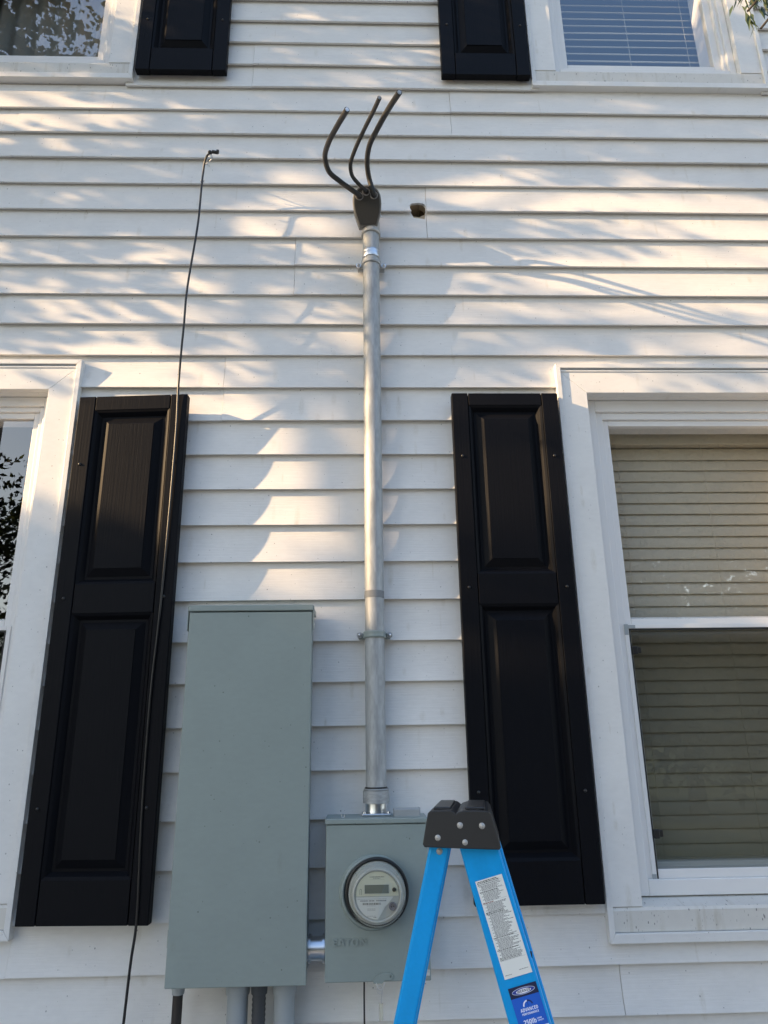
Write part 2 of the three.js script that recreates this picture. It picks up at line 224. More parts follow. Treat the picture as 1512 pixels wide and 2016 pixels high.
function makeWindow(w, o) {
  const JZ = 0.016, CZ = 0.007, RZ = o.rz ?? -0.052, J = 0.017, [F1, F2] = o.fw ?? [0.034, 0.018];
  // casing: two sides, head, sill apron; mitred look through butt joints
  const yc = w.oy0 + 0.0055, cas = mitred([w.x0 + J, w.x1 - J, yc, w.y1 - J - 0.012], [w.ox0, w.ox1, yc, w.oy1], -0.0215, CZ, 'lrt');
  const win = mesh('window', cas, M.trim, house); if (o.label) win.userData.label = o.label;
  mesh('j_channel', mitred([w.x0, w.x1, w.y0, w.y1], [w.x0 + J, w.x1 - J, w.y0 + J + 0.008, w.y1 - J], -0.0215, JZ), M.trim, win);
  mesh('head_flashing', TB(w.x0 + J, w.x1 - J, w.y1 - J - 0.0118, w.y1 - J - 0.004, -0.0215, CZ + 0.003, 0.001), M.trim, win);
  // reveals
  mesh('reveal', merge([TB(w.ox0 - 0.012, w.ox0, w.oy0, w.oy1, -0.15, -0.022), TB(w.ox1, w.ox1 + 0.012, w.oy0, w.oy1, -0.15, -0.022), TB(w.ox0, w.ox1, w.oy1, w.oy1 + 0.012, -0.15, -0.022)]), M.trim, win);
  const sl = new THREE.Shape(); sl.moveTo(-0.15, w.oy0 - 0.012); sl.lineTo(-0.15, w.oy0 + 0.024); sl.lineTo(-0.09, w.oy0 + 0.022); sl.lineTo(0.004, w.oy0 + 0.004); sl.lineTo(0.008, w.oy0 - 0.004); sl.lineTo(0.004, w.y0 + 0.026); sl.lineTo(-0.02, w.y0 + 0.026); sl.lineTo(-0.02, w.oy0 - 0.012); sl.closePath();
  mesh('sill', uvWorld(new THREE.ExtrudeGeometry(sl, { depth: w.x1 - w.x0 - 2 * J - 0.002, bevelEnabled: false }).rotateY(-Math.PI / 2).translate(w.x1 - J - 0.001, 0, 0)), M.sill, win);
  // vinyl frame in two steps, then sashes
  const fx0 = w.ox0 + 0.001, fx1 = w.ox1 - 0.001, fy0 = w.oy0 + 0.02, fy1 = w.oy1 - 0.001;
  const fr = (a, b, c, d, t, z0, z1, r) => merge([box(a, a + t, c, d, z0, z1, r), box(b - t, b, c, d, z0, z1, r), box(a + t, b - t, d - t, d, z0, z1, r), box(a + t, b - t, c, c + t, z0, z1, r)]);
  mesh('frame', merge([fr(fx0, fx1, fy0, fy1, F1, -0.149, RZ, 0.003), fr(fx0 + F1, fx1 - F1, fy0 + F1, fy1 - F1, F2, -0.149, RZ - 0.012, 0.002)]), M.vinyl, win);
  const mid = o.meeting ?? (fy0 + fy1) / 2, sx0 = fx0 + F1 + F2, sx1 = fx1 - F1 - F2, sy0 = fy0 + 0.052, sy1 = fy1 - F1 - F2;
  const us = mesh('upper_sash', fr(sx0, sx1, mid - 0.02, sy1, 0.022, -0.149, RZ - 0.022, 0.002), M.vinyl, win);
  mesh('lower_sash', fr(sx0, sx1, sy0, mid + 0.012, 0.03, -0.152, RZ - (o.lp ?? 0.07) + 0.014, 0.002), M.vinyl, win);
  mesh('pane', sheet(sx0 + 0.02, sx1 - 0.02, mid, sy1 - 0.02, RZ - 0.034), M.glass, win);
  mesh('pane', sheet(sx0 + 0.028, sx1 - 0.028, sy0 + 0.028, mid - 0.015, RZ - (o.lp ?? 0.07)), M.glass, win);
  if (o.screen) {
    const [a, b, c, d] = [sx0 - 0.008, sx1 + 0.008, sy0 - 0.03, mid - 0.018];
    mesh('screen_frame', fr(a, b, c, d, 0.014, RZ - 0.02, RZ - 0.008, 0.002), M.vinyl, win);
    mesh('screen_gasket', fr(a + 0.014, b - 0.014, c + 0.014, d - 0.014, 0.005, RZ - 0.018, RZ - 0.0095), M.rubber, win);
    mesh('screen_mesh', sheet(a + 0.017, b - 0.017, c + 0.017, d - 0.017, RZ - 0.0153), M.screen, win);
    for (const y of [d - 0.085, c + 0.145]) mesh('screen_clip', merge([box(a + 0.018, a + 0.036, y - 0.013, y + 0.013, RZ - 0.0145, RZ - 0.004, 0.003), box(a + 0.03, a + 0.048, y - 0.009, y + 0.011, RZ - 0.0145, RZ - 0.007, 0.003)]), M.black, win);
    for (const [y, s] of [[d, -1], [c, 1]]) mesh('corner_key', merge([box(a - 0.001, a + 0.012, Math.min(y, y + s * 0.035), Math.max(y, y + s * 0.035), RZ - 0.0078, RZ - 0.0065), box(a + 0.0121, a + 0.036, y - 0.007 + s * 0.006, y + 0.003 + s * 0.006, RZ - 0.0078, RZ - 0.0065)]), M.pvc, win);
  }
  return { win, sx0, sx1, sy0, sy1, mid };
}
const wLR = makeWindow(WIN.lowerRight, { screen: true, fw: [0.044, 0.026], meeting: at(1300, 1222, -0.11).y, label: 'double-hung window with insect screen on its lower half' });
const wLL = makeWindow(WIN.lowerLeft, { screen: true, meeting: at(12, 1226, -0.11).y });
const wUR = makeWindow(WIN.upperRight, { rz: -0.018, fw: [0.028, 0.014], lp: 0.045 });
const wUL = makeWindow(WIN.upperLeft, { rz: -0.018, fw: [0.028, 0.014], lp: 0.045 });

// venetian blinds hanging inside two windows
const slatGeo = w => { const s = new THREE.Shape(); const n = 6, W = 0.05, bow = 0.0035; for (let i = 0; i <= n; i++) { const t = i / n - 0.5; s[i ? 'lineTo' : 'moveTo'](t * W, bow * (1 - 4 * t * t)); } for (let i = n; i >= 0; i--) { const t = i / n - 0.5; s.lineTo(t * W, bow * (1 - 4 * t * t) - 0.0028); } s.closePath(); return new THREE.ExtrudeGeometry(s, { depth: w, bevelEnabled: false }).rotateY(-Math.PI / 2).translate(w / 2, 0, 0); };
{ // sheer curtain added behind the tree-mirroring upper window to brighten its dark panes
  const W = wUL.sx1 - wUL.sx0 + 0.06, H = wUL.sy1 - wUL.sy0, t = thing('fill_curtain', 'grey sheer curtain added to brighten the dark upper window that mirrors leafy trees', 'curtain', V3((wUL.sx0 + wUL.sx1) / 2, wUL.sy0, -0.2));
  const g = new THREE.PlaneGeometry(W, H - 0.03, 120, 2).translate(0, H / 2, 0), P = g.attributes.position; for (let i = 0; i < P.count; i++) P.setZ(i, 0.012 * Math.sin(P.getX(i) * 70 + 2 * vnoise(P.getX(i) * 9, 2)) ); g.computeVertexNormals();
  mesh('cloth', g, new THREE.MeshStandardMaterial({ color: lin(0.2, 0.21, 0.19), roughness: 0.9, side: THREE.DoubleSide }), t); mesh('rod', cyl(0.006, 0.006, -W / 2, W / 2, 0, 0, 12).rotateZ(Math.PI / 2).translate(0, H - 0.012, 0), M.vinyl, t);
}
function makeBlind(w, label, tilt, z) {
  const cx = (w.sx0 + w.sx1) / 2, W = w.sx1 - w.sx0 + 0.07, t = thing('window_blind', label, 'blind', V3(cx, w.sy0, z), 'venetian blinds behind the panes');
  const g = slatGeo(W), top = w.sy1 - w.sy0; mesh('head_rail', box(-W / 2, W / 2, top - 0.05, top, -0.03, 0.03, 0.003), M.blind, t);
  let i = 0; for (let y = 0.05; y < top - 0.065; y += 0.0425) { const s = mesh('slat', g, M.blind, t); s.position.set(0.002 * (hash(i, 3) - 0.5), y, 0); s.rotation.set(tilt + (hash(i, 1) - 0.5) * 0.09, 0, (hash(i, 2) - 0.5) * 0.005); i++; }
  mesh('bottom_rail', box(-W / 2, W / 2, 0.005, 0.03, -0.025, 0.025, 0.004), M.blind, t);
  for (const x of [-0.36, 0.02, 0.37]) mesh('cord', cyl(0.0011, 0.0011, 0.02, top - 0.04, x * W, 0.026, 6), M.blind, t);
  return t;
}
makeBlind(wLR, 'closed cream slatted blind inside the window that has an insect screen', 1.36, -0.205);
makeBlind(wUR, 'slatted blind inside the upper window, behind glass that mirrors blue sky', 0.86, -0.19);

// ------------------------------------------------------------------ shutters
function makeShutter(label, wdt, hgt, panels, screws) {
  const t = thing('shutter', label, 'shutter', V3(0, 0, 0), 'black raised-panel shutters'), ST = 0.056, Z = 0.031;
  const sh = (n, g, p = t) => mesh(n, uvWorld(g), M.shutter, p);
  sh('back', box(0.004, wdt - 0.004, 0.004, hgt - 0.004, 0.0, 0.006));
  for (const x of [0, wdt - ST]) sh('stile', box(x, x + ST, 0, hgt, 0.0, Z, 0.003));
  // rails fill what the panels leave free
  const edges = [0, ...panels.flat(), hgt];
  for (let i = 0; i < edges.length; i += 2) sh('rail', box(ST + 0.0025, wdt - ST - 0.0025, edges[i] + (i ? 0 : 0.0005), edges[i + 1] - (i === edges.length - 2 ? 0.0005 : 0), 0.0061, Z - 0.0006, 0.002));
  for (const [a, b] of panels) {
    const x0 = ST + 0.003, x1 = wdt - ST - 0.003, k = (m, n = m) => [x0 + m, x1 - m, a + n, b - n];
    sh('moulding', merge([ring(k(-0.001), k(0.007), Z - 0.0015, Z - 0.006), ring(k(0.007), k(0.018), Z - 0.006, 0.009), ring(k(0.018), k(0.026), 0.009, 0.0095)]));
    sh('raised_panel', merge([ring(k(0.026), k(0.05), 0.0095, 0.0235), ring(k(0.05), k(0.0505), 0.0235, 0.0265), quadsGeo([[V3(x0 + 0.0505, a + 0.0505, 0.0265), V3(x1 - 0.0505, a + 0.0505, 0.0265), V3(x1 - 0.0505, b - 0.0505, 0.0265), V3(x0 + 0.0505, b - 0.0505, 0.0265)]])]));
  }
  for (const y of screws) for (const [x, j] of [[ST * 0.5, 0], [wdt - ST * 0.5, 1]]) { const s = mesh('screw', face(lathe([[0.0001, 0.0045], [0.003, 0.004], [0.0048, 0.002], [0.0052, 0]], 14)), M.screw, t); s.position.set(x + (hash(y * 1000 | 0, j) - 0.5) * 0.01, y, Z + 0.0004); }
  return t;
}
const LH = 1.607;
const pl = [[0.115, 0.862], [0.955, LH - 0.052]];
const shA = makeShutter('black lower shutter with a black cable running down over its face', 0.372, LH, pl, [0.30, 0.91, 1.36]);
{ const p = at(26, 1825, 0.035); shA.position.set(-0.962, p.y, 0.0055); shA.rotation.y = -0.062; shA.rotation.z = 0.0015; }
const shB = makeShutter('black lower shutter behind the blue stepladder, beside the screened window', 0.37, LH - 0.012, pl.map(([a, b]) => [a, b - 0.006]), [0.30, 0.91, 1.36]);
{ const p = at(930, 1785, 0.033); shB.position.set(0.309, p.y, 0.009); }
const shC = makeShutter('black upper shutter beside the window reflecting leafy trees', 0.366, 1.35, [[0.115, 0.70], [0.79, 1.3]], [0.27, 0.75, 1.2]);
{ const p = at(265, 136, 0.033); shC.position.set(p.x, p.y, 0.003); }
const shD = makeShutter('black upper shutter beside the window mirroring blue sky', 0.366, 1.35, [[0.115, 0.70], [0.79, 1.3]], [0.27, 0.75, 1.2]);
{ const p = at(875, 146, 0.033); shD.position.set(p.x - 0.01, p.y, 0.003); }

// ------------------------------------------------------------------ electrical panel
{
  const bl = at(322, 1948, 0.14), tr = at(615, 1190, 0.14), x0 = bl.x + 0.001, x1 = tr.x, y0 = bl.y, y1 = tr.y, h = y1 - y0, w = x1 - x0;
  const t = thing('electrical_panel', 'tall grey steel breaker panel enclosure with blank cover on white siding', 'electrical panel', V3(x0, y0, 0));
  mesh('enclosure', merge([uvWorld(box(0.006, w - 0.006, 0.004, h - 0.004, 0.001, 0.122, 0.003))]), M.paint, t);
  mesh('cover', uvWorld(box(0, w, 0, h - 0.021, 0.1235, 0.14, 0.003)), M.paint, t);
  mesh('rain_hood', merge([uvWorld(box(-0.003, w + 0.003, h - 0.018, h, 0.001, 0.144, 0.003)), uvWorld(box(w + 0.0032, w + 0.0052, h - 0.075, h - 0.003, 0.118, 0.141, 0.0009)), uvWorld(box(-0.0052, -0.0032, h - 0.075, h - 0.003, 0.118, 0.141, 0.0009))]), M.paint, t);
  for (const [x, z] of [[0.14, 0.12], [0.155, 0.09], [0.247, 0.11]]) mesh('screw', face(lathe([[0.0001, 0.004], [0.004, 0.003], [0.005, 0]], 12)).rotateX(-Math.PI / 2).translate(x, h, z), M.zinc, t);
  for (const y of [h - 0.1, 0.11]) mesh('hinge', box(-0.005, 0.002, y - 0.022, y + 0.022, 0.105, 0.122, 0.002), M.paint, t);
  for (const y of [h - 0.06]) mesh('cover_screw', face(lathe([[0.0001, 0.003], [0.003, 0.002], [0.004, 0]], 12)).rotateY(Math.PI / 2).translate(w + 0.0053, y, 0.13), M.zinc, t);
  // conduits leaving the underside
  const yb = y0;
  const fit = (px, z) => at(px, 1965, z);
  { const p = fit(350, 0.075); const c = thing('cable_connector', 'black sheathed cable in a grey connector under the breaker panel', 'cable', V3(p.x, yb, p.z)); mesh('connector', merge([cyl(0.019, 0.0205, -0.016, 0.0, 0, 0, 24), cyl(0.016, 0.017, -0.03, -0.016, 0, 0, 24)]), M.pvc, c); mesh('cable', tube([V3(0, -0.02, 0), V3(-0.001, -0.2, -0.004), V3(0.004, -0.6, -0.02), V3(0.002, -yb, -0.02)], 0.0135, 30), new THREE.MeshStandardMaterial({ color: lin(0.025, 0.02, 0.017), roughness: 0.55 }), c); }
  for (const [px, lab] of [[468, 'grey plastic conduit under the breaker panel, beside the black cable'], [560, 'grey plastic conduit under the breaker panel, beside the coupling to the meter box']]) { const p = fit(px, 0.07); const c = thing('conduit', lab, 'conduit', V3(p.x, yb, p.z), 'conduits below the breaker panel'); mesh('male_adapter', merge([cyl(0.0325, 0.0335, -0.012, 0, 0, 0, 32), cyl(0.031, 0.0325, -0.034, -0.012, 0, 0, 32)]), M.pvc, c); mesh('pipe', cyl(0.0275, 0.0275, -yb, -0.03, 0, 0, 32), M.pvc, c); }
  { const p = fit(510, 0.085); const c = thing('flexible_conduit', 'dark ribbed flexible conduit between two grey pipes under the panel', 'conduit', V3(p.x, yb, p.z)); mesh('connector', cyl(0.021, 0.023, -0.03, 0, 0, 0, 28), new THREE.MeshStandardMaterial({ color: lin(0.05, 0.055, 0.06), roughness: 0.5 }), c); const pr = []; for (let y = -0.025; y > -yb + 0.01; y -= 0.006) pr.push([0.0168 + (pr.length % 2 ? 0.0016 : 0), y]); mesh('ribbed_tube', lathe(pr, 24), new THREE.MeshStandardMaterial({ color: lin(0.045, 0.048, 0.052), roughness: 0.55 }), c); }
}

// ------------------------------------------------------------------ meter box and meter
const PIPE_X = at(735.5, 1050, 0.043).x + 0.0005, PIPE_Z = 0.039, PR = 0.0302;
const MB = { l: at(639, 1936, 0.12), r: at(849, 1930, 0.12), t: at(738, 1614, 0.12) };
const font = await new FontLoader().loadAsync('fonts/droid/droid_sans_bold.typeface.json');
{
  const x0 = MB.l.x, x1 = MB.r.x, y0 = MB.l.y, y1 = MB.t.y + 0.004, w = x1 - x0, h = y1 - y0;
  const t = thing('meter_box', 'small grey steel meter socket box with a round meter in its cover', 'meter box', V3(x0, y0, 0));
  mesh('enclosure', uvWorld(box(0.004, w - 0.004, 0.003, h - 0.003, 0.001, 0.108, 0.003)), M.paint, t);
  mesh('cover', uvWorld(box(0, w, 0, h - 0.016, 0.109, 0.12, 0.003)), M.paint, t);
  mesh('rain_hood', uvWorld(box(-0.003, w + 0.003, h - 0.014, h, 0.001, 0.124, 0.003)), M.paint, t);
  const mc = at(736, 1757, 0.125); mesh('socket_collar', face(lathe([[0.078, 0.001], [0.080, 0.012], [0.084, 0.0155], [0.089, 0.0125], [0.0915, 0.006], [0.0935, 0.0]], 72)).translate(mc.x - x0, mc.y - y0, 0.12), M.paint, t);
  const txt = new TextGeometry('EATON', { font, size: 0.017, depth: 0.0032, curveSegments: 3 }); txt.computeBoundingBox(); const tp = at(653, 1863, 0.12); mesh('embossed_name', txt.scale(1.22, 1, 1).translate(tp.x - x0, tp.y - y0, 0.1199), M.paint, t);
  // hasp at the foot of the cover
  const hs = new THREE.Shape(); const hp = [[735, 1931], [744, 1920], [752, 1916], [769, 1916], [774, 1921], [772, 1928], [757, 1930], [752, 1936], [736, 1936]].map(([a, b]) => at(a, b, 0.123)); hp.forEach((p, i) => hs[i ? 'lineTo' : 'moveTo'](p.x - x0, p.y - y0)); hs.closePath(); const hole = new THREE.Path(), hc = at(769, 1922, 0.123); hole.absarc(hc.x - x0, hc.y - y0, 0.0032, 0, Math.PI * 2, true); hs.holes.push(hole);
  mesh('hasp', uvWorld(new THREE.ExtrudeGeometry(hs, { depth: 0.0025, bevelEnabled: true, bevelSize: 0.0008, bevelThickness: 0.0008, bevelSegments: 2 }).translate(0, 0, 0.1212)), M.paint, t);
  mesh('sticker', box(w - 0.0185, w - 0.003, 0.012, 0.026, 0.1202, 0.1205), new THREE.MeshStandardMaterial({ map: canvasTex(64, 48, (c, W, H) => { c.fillStyle = '#c9cbc6'; c.fillRect(0, 0, W, H); c.fillStyle = '#777'; for (let y = 8; y < 44; y += 9) c.fillRect(6, y, 20 + (y * 7) % 30, 3); }), roughness: 0.5 }), t);
  mesh('lid_screw', new THREE.TorusGeometry(0.005, 0.0012, 6, 16).translate(at(675, 1606, 0.1).x - x0, h + 0.005, 0.09), M.zinc, t);
  // hub and compression coupling belong to the mast below
}
{
  const c = at(743, 1765, 0.2), z0 = 0.142;
  const t = thing('electricity_meter', 'round electricity meter with clear cover and blank display on grey box', 'electricity meter', V3(c.x, c.y, z0));
  mesh('rim', face(lathe([[0.070, -0.008], [0.084, -0.008], [0.0855, -0.003], [0.0855, 0.008], [0.084, 0.0115], [0.0785, 0.012], [0.0775, 0.008]], 80)), M.black, t);
  mesh('base', face(lathe([[0.0001, 0.012], [0.0765, 0.012], [0.0765, 0.0]], 64)), new THREE.MeshStandardMaterial({ color: lin(0.5, 0.5, 0.46), roughness: 0.5 }), t);
  const inner = new THREE.MeshStandardMaterial({ color: lin(0.46, 0.46, 0.42), roughness: 0.45 });
  mesh('inner_ring', face(lathe([[0.073, 0.012], [0.069, 0.03], [0.066, 0.046], [0.062, 0.048], [0.059, 0.046], [0.059, 0.042]], 72)), inner, t);
  // dial plate above, name plate with a slanted edge below: two printed plates screwed to a grey carrier
  const R = rng(5), row = (g, x, y, w, h, col) => { g.fillStyle = col; let q = x; while (q < x + w) { const b = 5 + R() * 14; g.fillRect(q, y, b, h); q += b + 3 + R() * 6; } };
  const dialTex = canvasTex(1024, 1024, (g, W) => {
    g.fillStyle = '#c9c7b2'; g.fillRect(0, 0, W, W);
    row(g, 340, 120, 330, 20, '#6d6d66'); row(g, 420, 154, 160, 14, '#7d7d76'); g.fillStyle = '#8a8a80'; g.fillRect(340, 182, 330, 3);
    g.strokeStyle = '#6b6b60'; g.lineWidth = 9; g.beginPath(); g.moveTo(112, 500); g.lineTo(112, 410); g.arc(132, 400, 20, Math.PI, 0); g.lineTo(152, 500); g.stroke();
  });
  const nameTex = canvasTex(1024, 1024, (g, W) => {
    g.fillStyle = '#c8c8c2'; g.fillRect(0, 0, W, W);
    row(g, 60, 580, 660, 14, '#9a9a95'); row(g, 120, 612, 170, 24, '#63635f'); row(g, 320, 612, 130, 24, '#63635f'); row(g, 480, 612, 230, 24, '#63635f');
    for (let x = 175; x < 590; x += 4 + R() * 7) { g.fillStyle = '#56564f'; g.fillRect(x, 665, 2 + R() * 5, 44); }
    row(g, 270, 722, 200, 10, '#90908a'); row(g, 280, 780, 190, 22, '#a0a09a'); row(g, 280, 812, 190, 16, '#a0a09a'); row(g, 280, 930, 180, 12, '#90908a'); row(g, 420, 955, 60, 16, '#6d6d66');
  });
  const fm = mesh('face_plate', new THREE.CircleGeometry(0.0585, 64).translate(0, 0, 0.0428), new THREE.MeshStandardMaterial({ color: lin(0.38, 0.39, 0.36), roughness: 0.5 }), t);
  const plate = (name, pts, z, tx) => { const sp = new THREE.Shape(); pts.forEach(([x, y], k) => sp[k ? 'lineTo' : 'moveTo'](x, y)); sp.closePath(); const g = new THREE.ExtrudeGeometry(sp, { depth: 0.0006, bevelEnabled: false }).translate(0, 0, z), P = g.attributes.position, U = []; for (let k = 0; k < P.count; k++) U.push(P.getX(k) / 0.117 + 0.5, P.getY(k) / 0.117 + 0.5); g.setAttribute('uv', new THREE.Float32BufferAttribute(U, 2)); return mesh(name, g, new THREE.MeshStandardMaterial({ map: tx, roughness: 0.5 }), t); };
  const arc = (a0, a1, r, n = 28) => Array.from({ length: n + 1 }, (_, k) => { const a = a0 + (a1 - a0) * k / n; return [r * Math.cos(a), r * Math.sin(a)]; });
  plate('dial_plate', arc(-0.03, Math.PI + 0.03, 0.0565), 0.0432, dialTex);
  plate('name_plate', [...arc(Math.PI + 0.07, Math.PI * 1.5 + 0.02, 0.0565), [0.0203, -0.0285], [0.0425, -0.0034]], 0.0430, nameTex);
  const u = v => (v / 1024 - 0.5) * 0.117;
  mesh('display', box(u(225), u(775), -u(470), -u(295), 0.04385, 0.0446), new THREE.MeshStandardMaterial({ color: lin(0.16, 0.17, 0.14), roughness: 0.25 }), t);
  mesh('display_bezel', merge([box(u(215), u(785), -u(294), -u(287), 0.0438, 0.0452), box(u(215), u(224), -u(470), -u(295), 0.0438, 0.0452), box(u(776), u(785), -u(470), -u(295), 0.0438, 0.0452), box(u(215), u(785), -u(478), -u(471), 0.0438, 0.0452)]), inner, fm);
  mesh('button', face(lathe([[0.0001, 0.006], [0.004, 0.0055], [0.005, 0.003], [0.0052, 0]], 24)).translate(u(900), -u(400), 0.0438), M.black, t);
  const port = mesh('optical_port', face(lathe([[0.0001, 0.003], [0.006, 0.003], [0.0075, 0.006], [0.0095, 0.006], [0.01, 0]], 32)).translate(u(860), -u(740), 0.0438), new THREE.MeshStandardMaterial({ color: lin(0.13, 0.13, 0.15), roughness: 0.45 }), t);
  mesh('port_eye', merge([cyl(0.0016, 0.0016, 0, 0.001, 0, 0, 12).rotateX(Math.PI / 2).translate(u(860) - 0.0028, -u(745), 0.0472), cyl(0.0016, 0.0016, 0, 0.001, 0, 0, 12).rotateX(Math.PI / 2).translate(u(860) + 0.0028, -u(735), 0.0472)]), M.black, port);
  mesh('clear_cover', face(lathe([[0.0775, 0.008], [0.0768, 0.03], [0.075, 0.048], [0.0735, 0.053], [0.071, 0.0545], [0.0695, 0.058], [0.0685, 0.068], [0.0665, 0.0735], [0.062, 0.0755], [0.0001, 0.077]], 96)), M.clear, t);
  for (const a of [0.75, 2.4, 3.9, 5.5]) mesh('cover_rib', box(-0.0013, 0.0013, 0.0705, 0.0775, 0.03, 0.0545, 0.0006).rotateZ(a - Math.PI / 2), M.clear, t);
}
{ // seal tag hanging from the hasp
  const p = at(749, 1937, 0.122), t = thing('seal_tag', 'clear plastic seal tag hanging on wire below the meter box', 'seal', p);
  mesh('wire', tube([V3(-0.012, 0.006, 0.001), V3(-0.006, -0.010, 0.006), V3(0.004, -0.012, 0.004), V3(0.012, 0.004, 0.001), V3(0.006, -0.01, 0.005), V3(0.003, -0.026, 0.004), V3(0.002, -0.045, 0.002)], 0.0008, 50, 6), M.zinc, t);
  mesh('wire_loop', new THREE.TorusGeometry(0.009, 0.0007, 6, 24).scale(0.8, 1, 1).translate(-0.002, -0.012, 0.004), M.zinc, t);
  mesh('tag', box(-0.0045, 0.0065, -0.082, -0.043, -0.001, 0.004, 0.0018), new THREE.MeshPhysicalMaterial({ color: lin(0.85, 0.83, 0.74), roughness: 0.15, transmission: 0.65, thickness: 0, ior: 1.45 }), t);
}
solo('ground_wire', tube([at(717, 1925, 0.04), at(717, 1975, 0.04), at(717.5, 2016, 0.04), V3(at(718, 2016, 0.04).x, 0.6, 0.035), V3(at(718, 2016, 0.04).x, 0.01, 0.03)], 0.0024, 30, 8), M.black, 'thin black wire dropping from under the grey meter box', 'wire');
{ // nipple joining panel and meter box
  const a = at(607, 1868, 0.07), b = at(639, 1868, 0.07), t = thing('conduit_nipple', 'short shiny metal pipe coupling joining breaker panel and meter box', 'pipe coupling', a);
  const L = b.x - a.x + 0.006; const H = g => g.rotateZ(-Math.PI / 2);
  mesh('pipe', H(cyl(0.029, 0.029, -0.012, L, 0, 0, 40)), M.zinc, t);
  for (const y of [0.0, L - 0.012]) mesh('locknut', H(new THREE.CylinderGeometry(0.0365, 0.0365, 0.006, 8).translate(0, y + 0.004, 0)), M.zinc, t);
}
{ // loose conduit strap lying on the meter box
  const a = at(800, 1601, 0.075), t = thing('metal_channel', 'short grey metal strap lying on top of the meter box', 'metal strap', V3(a.x, MB.t.y + 0.004, 0.075));
  const s = new THREE.Shape(); s.moveTo(-0.013, 0); s.lineTo(-0.013, 0.017); s.lineTo(-0.010, 0.020); s.lineTo(0.010, 0.020); s.lineTo(0.013, 0.017); s.lineTo(0.013, 0); s.lineTo(0.0105, 0); s.lineTo(0.0105, 0.016); s.lineTo(-0.0105, 0.016); s.lineTo(-0.0105, 0); s.closePath();
  mesh('channel', new THREE.ExtrudeGeometry(s, { depth: 0.072, bevelEnabled: true, bevelSize: 0.0006, bevelThickness: 0.0006, bevelSegments: 2 }).rotateY(Math.PI / 2).translate(-0.036, 0.0006, 0), M.galv, t); t.rotation.y = 0.05;
  mesh('end_tab', merge([box(0.034, 0.039, 0.001, 0.023, -0.011, 0.011, 0.002)]), M.galv, t);
}

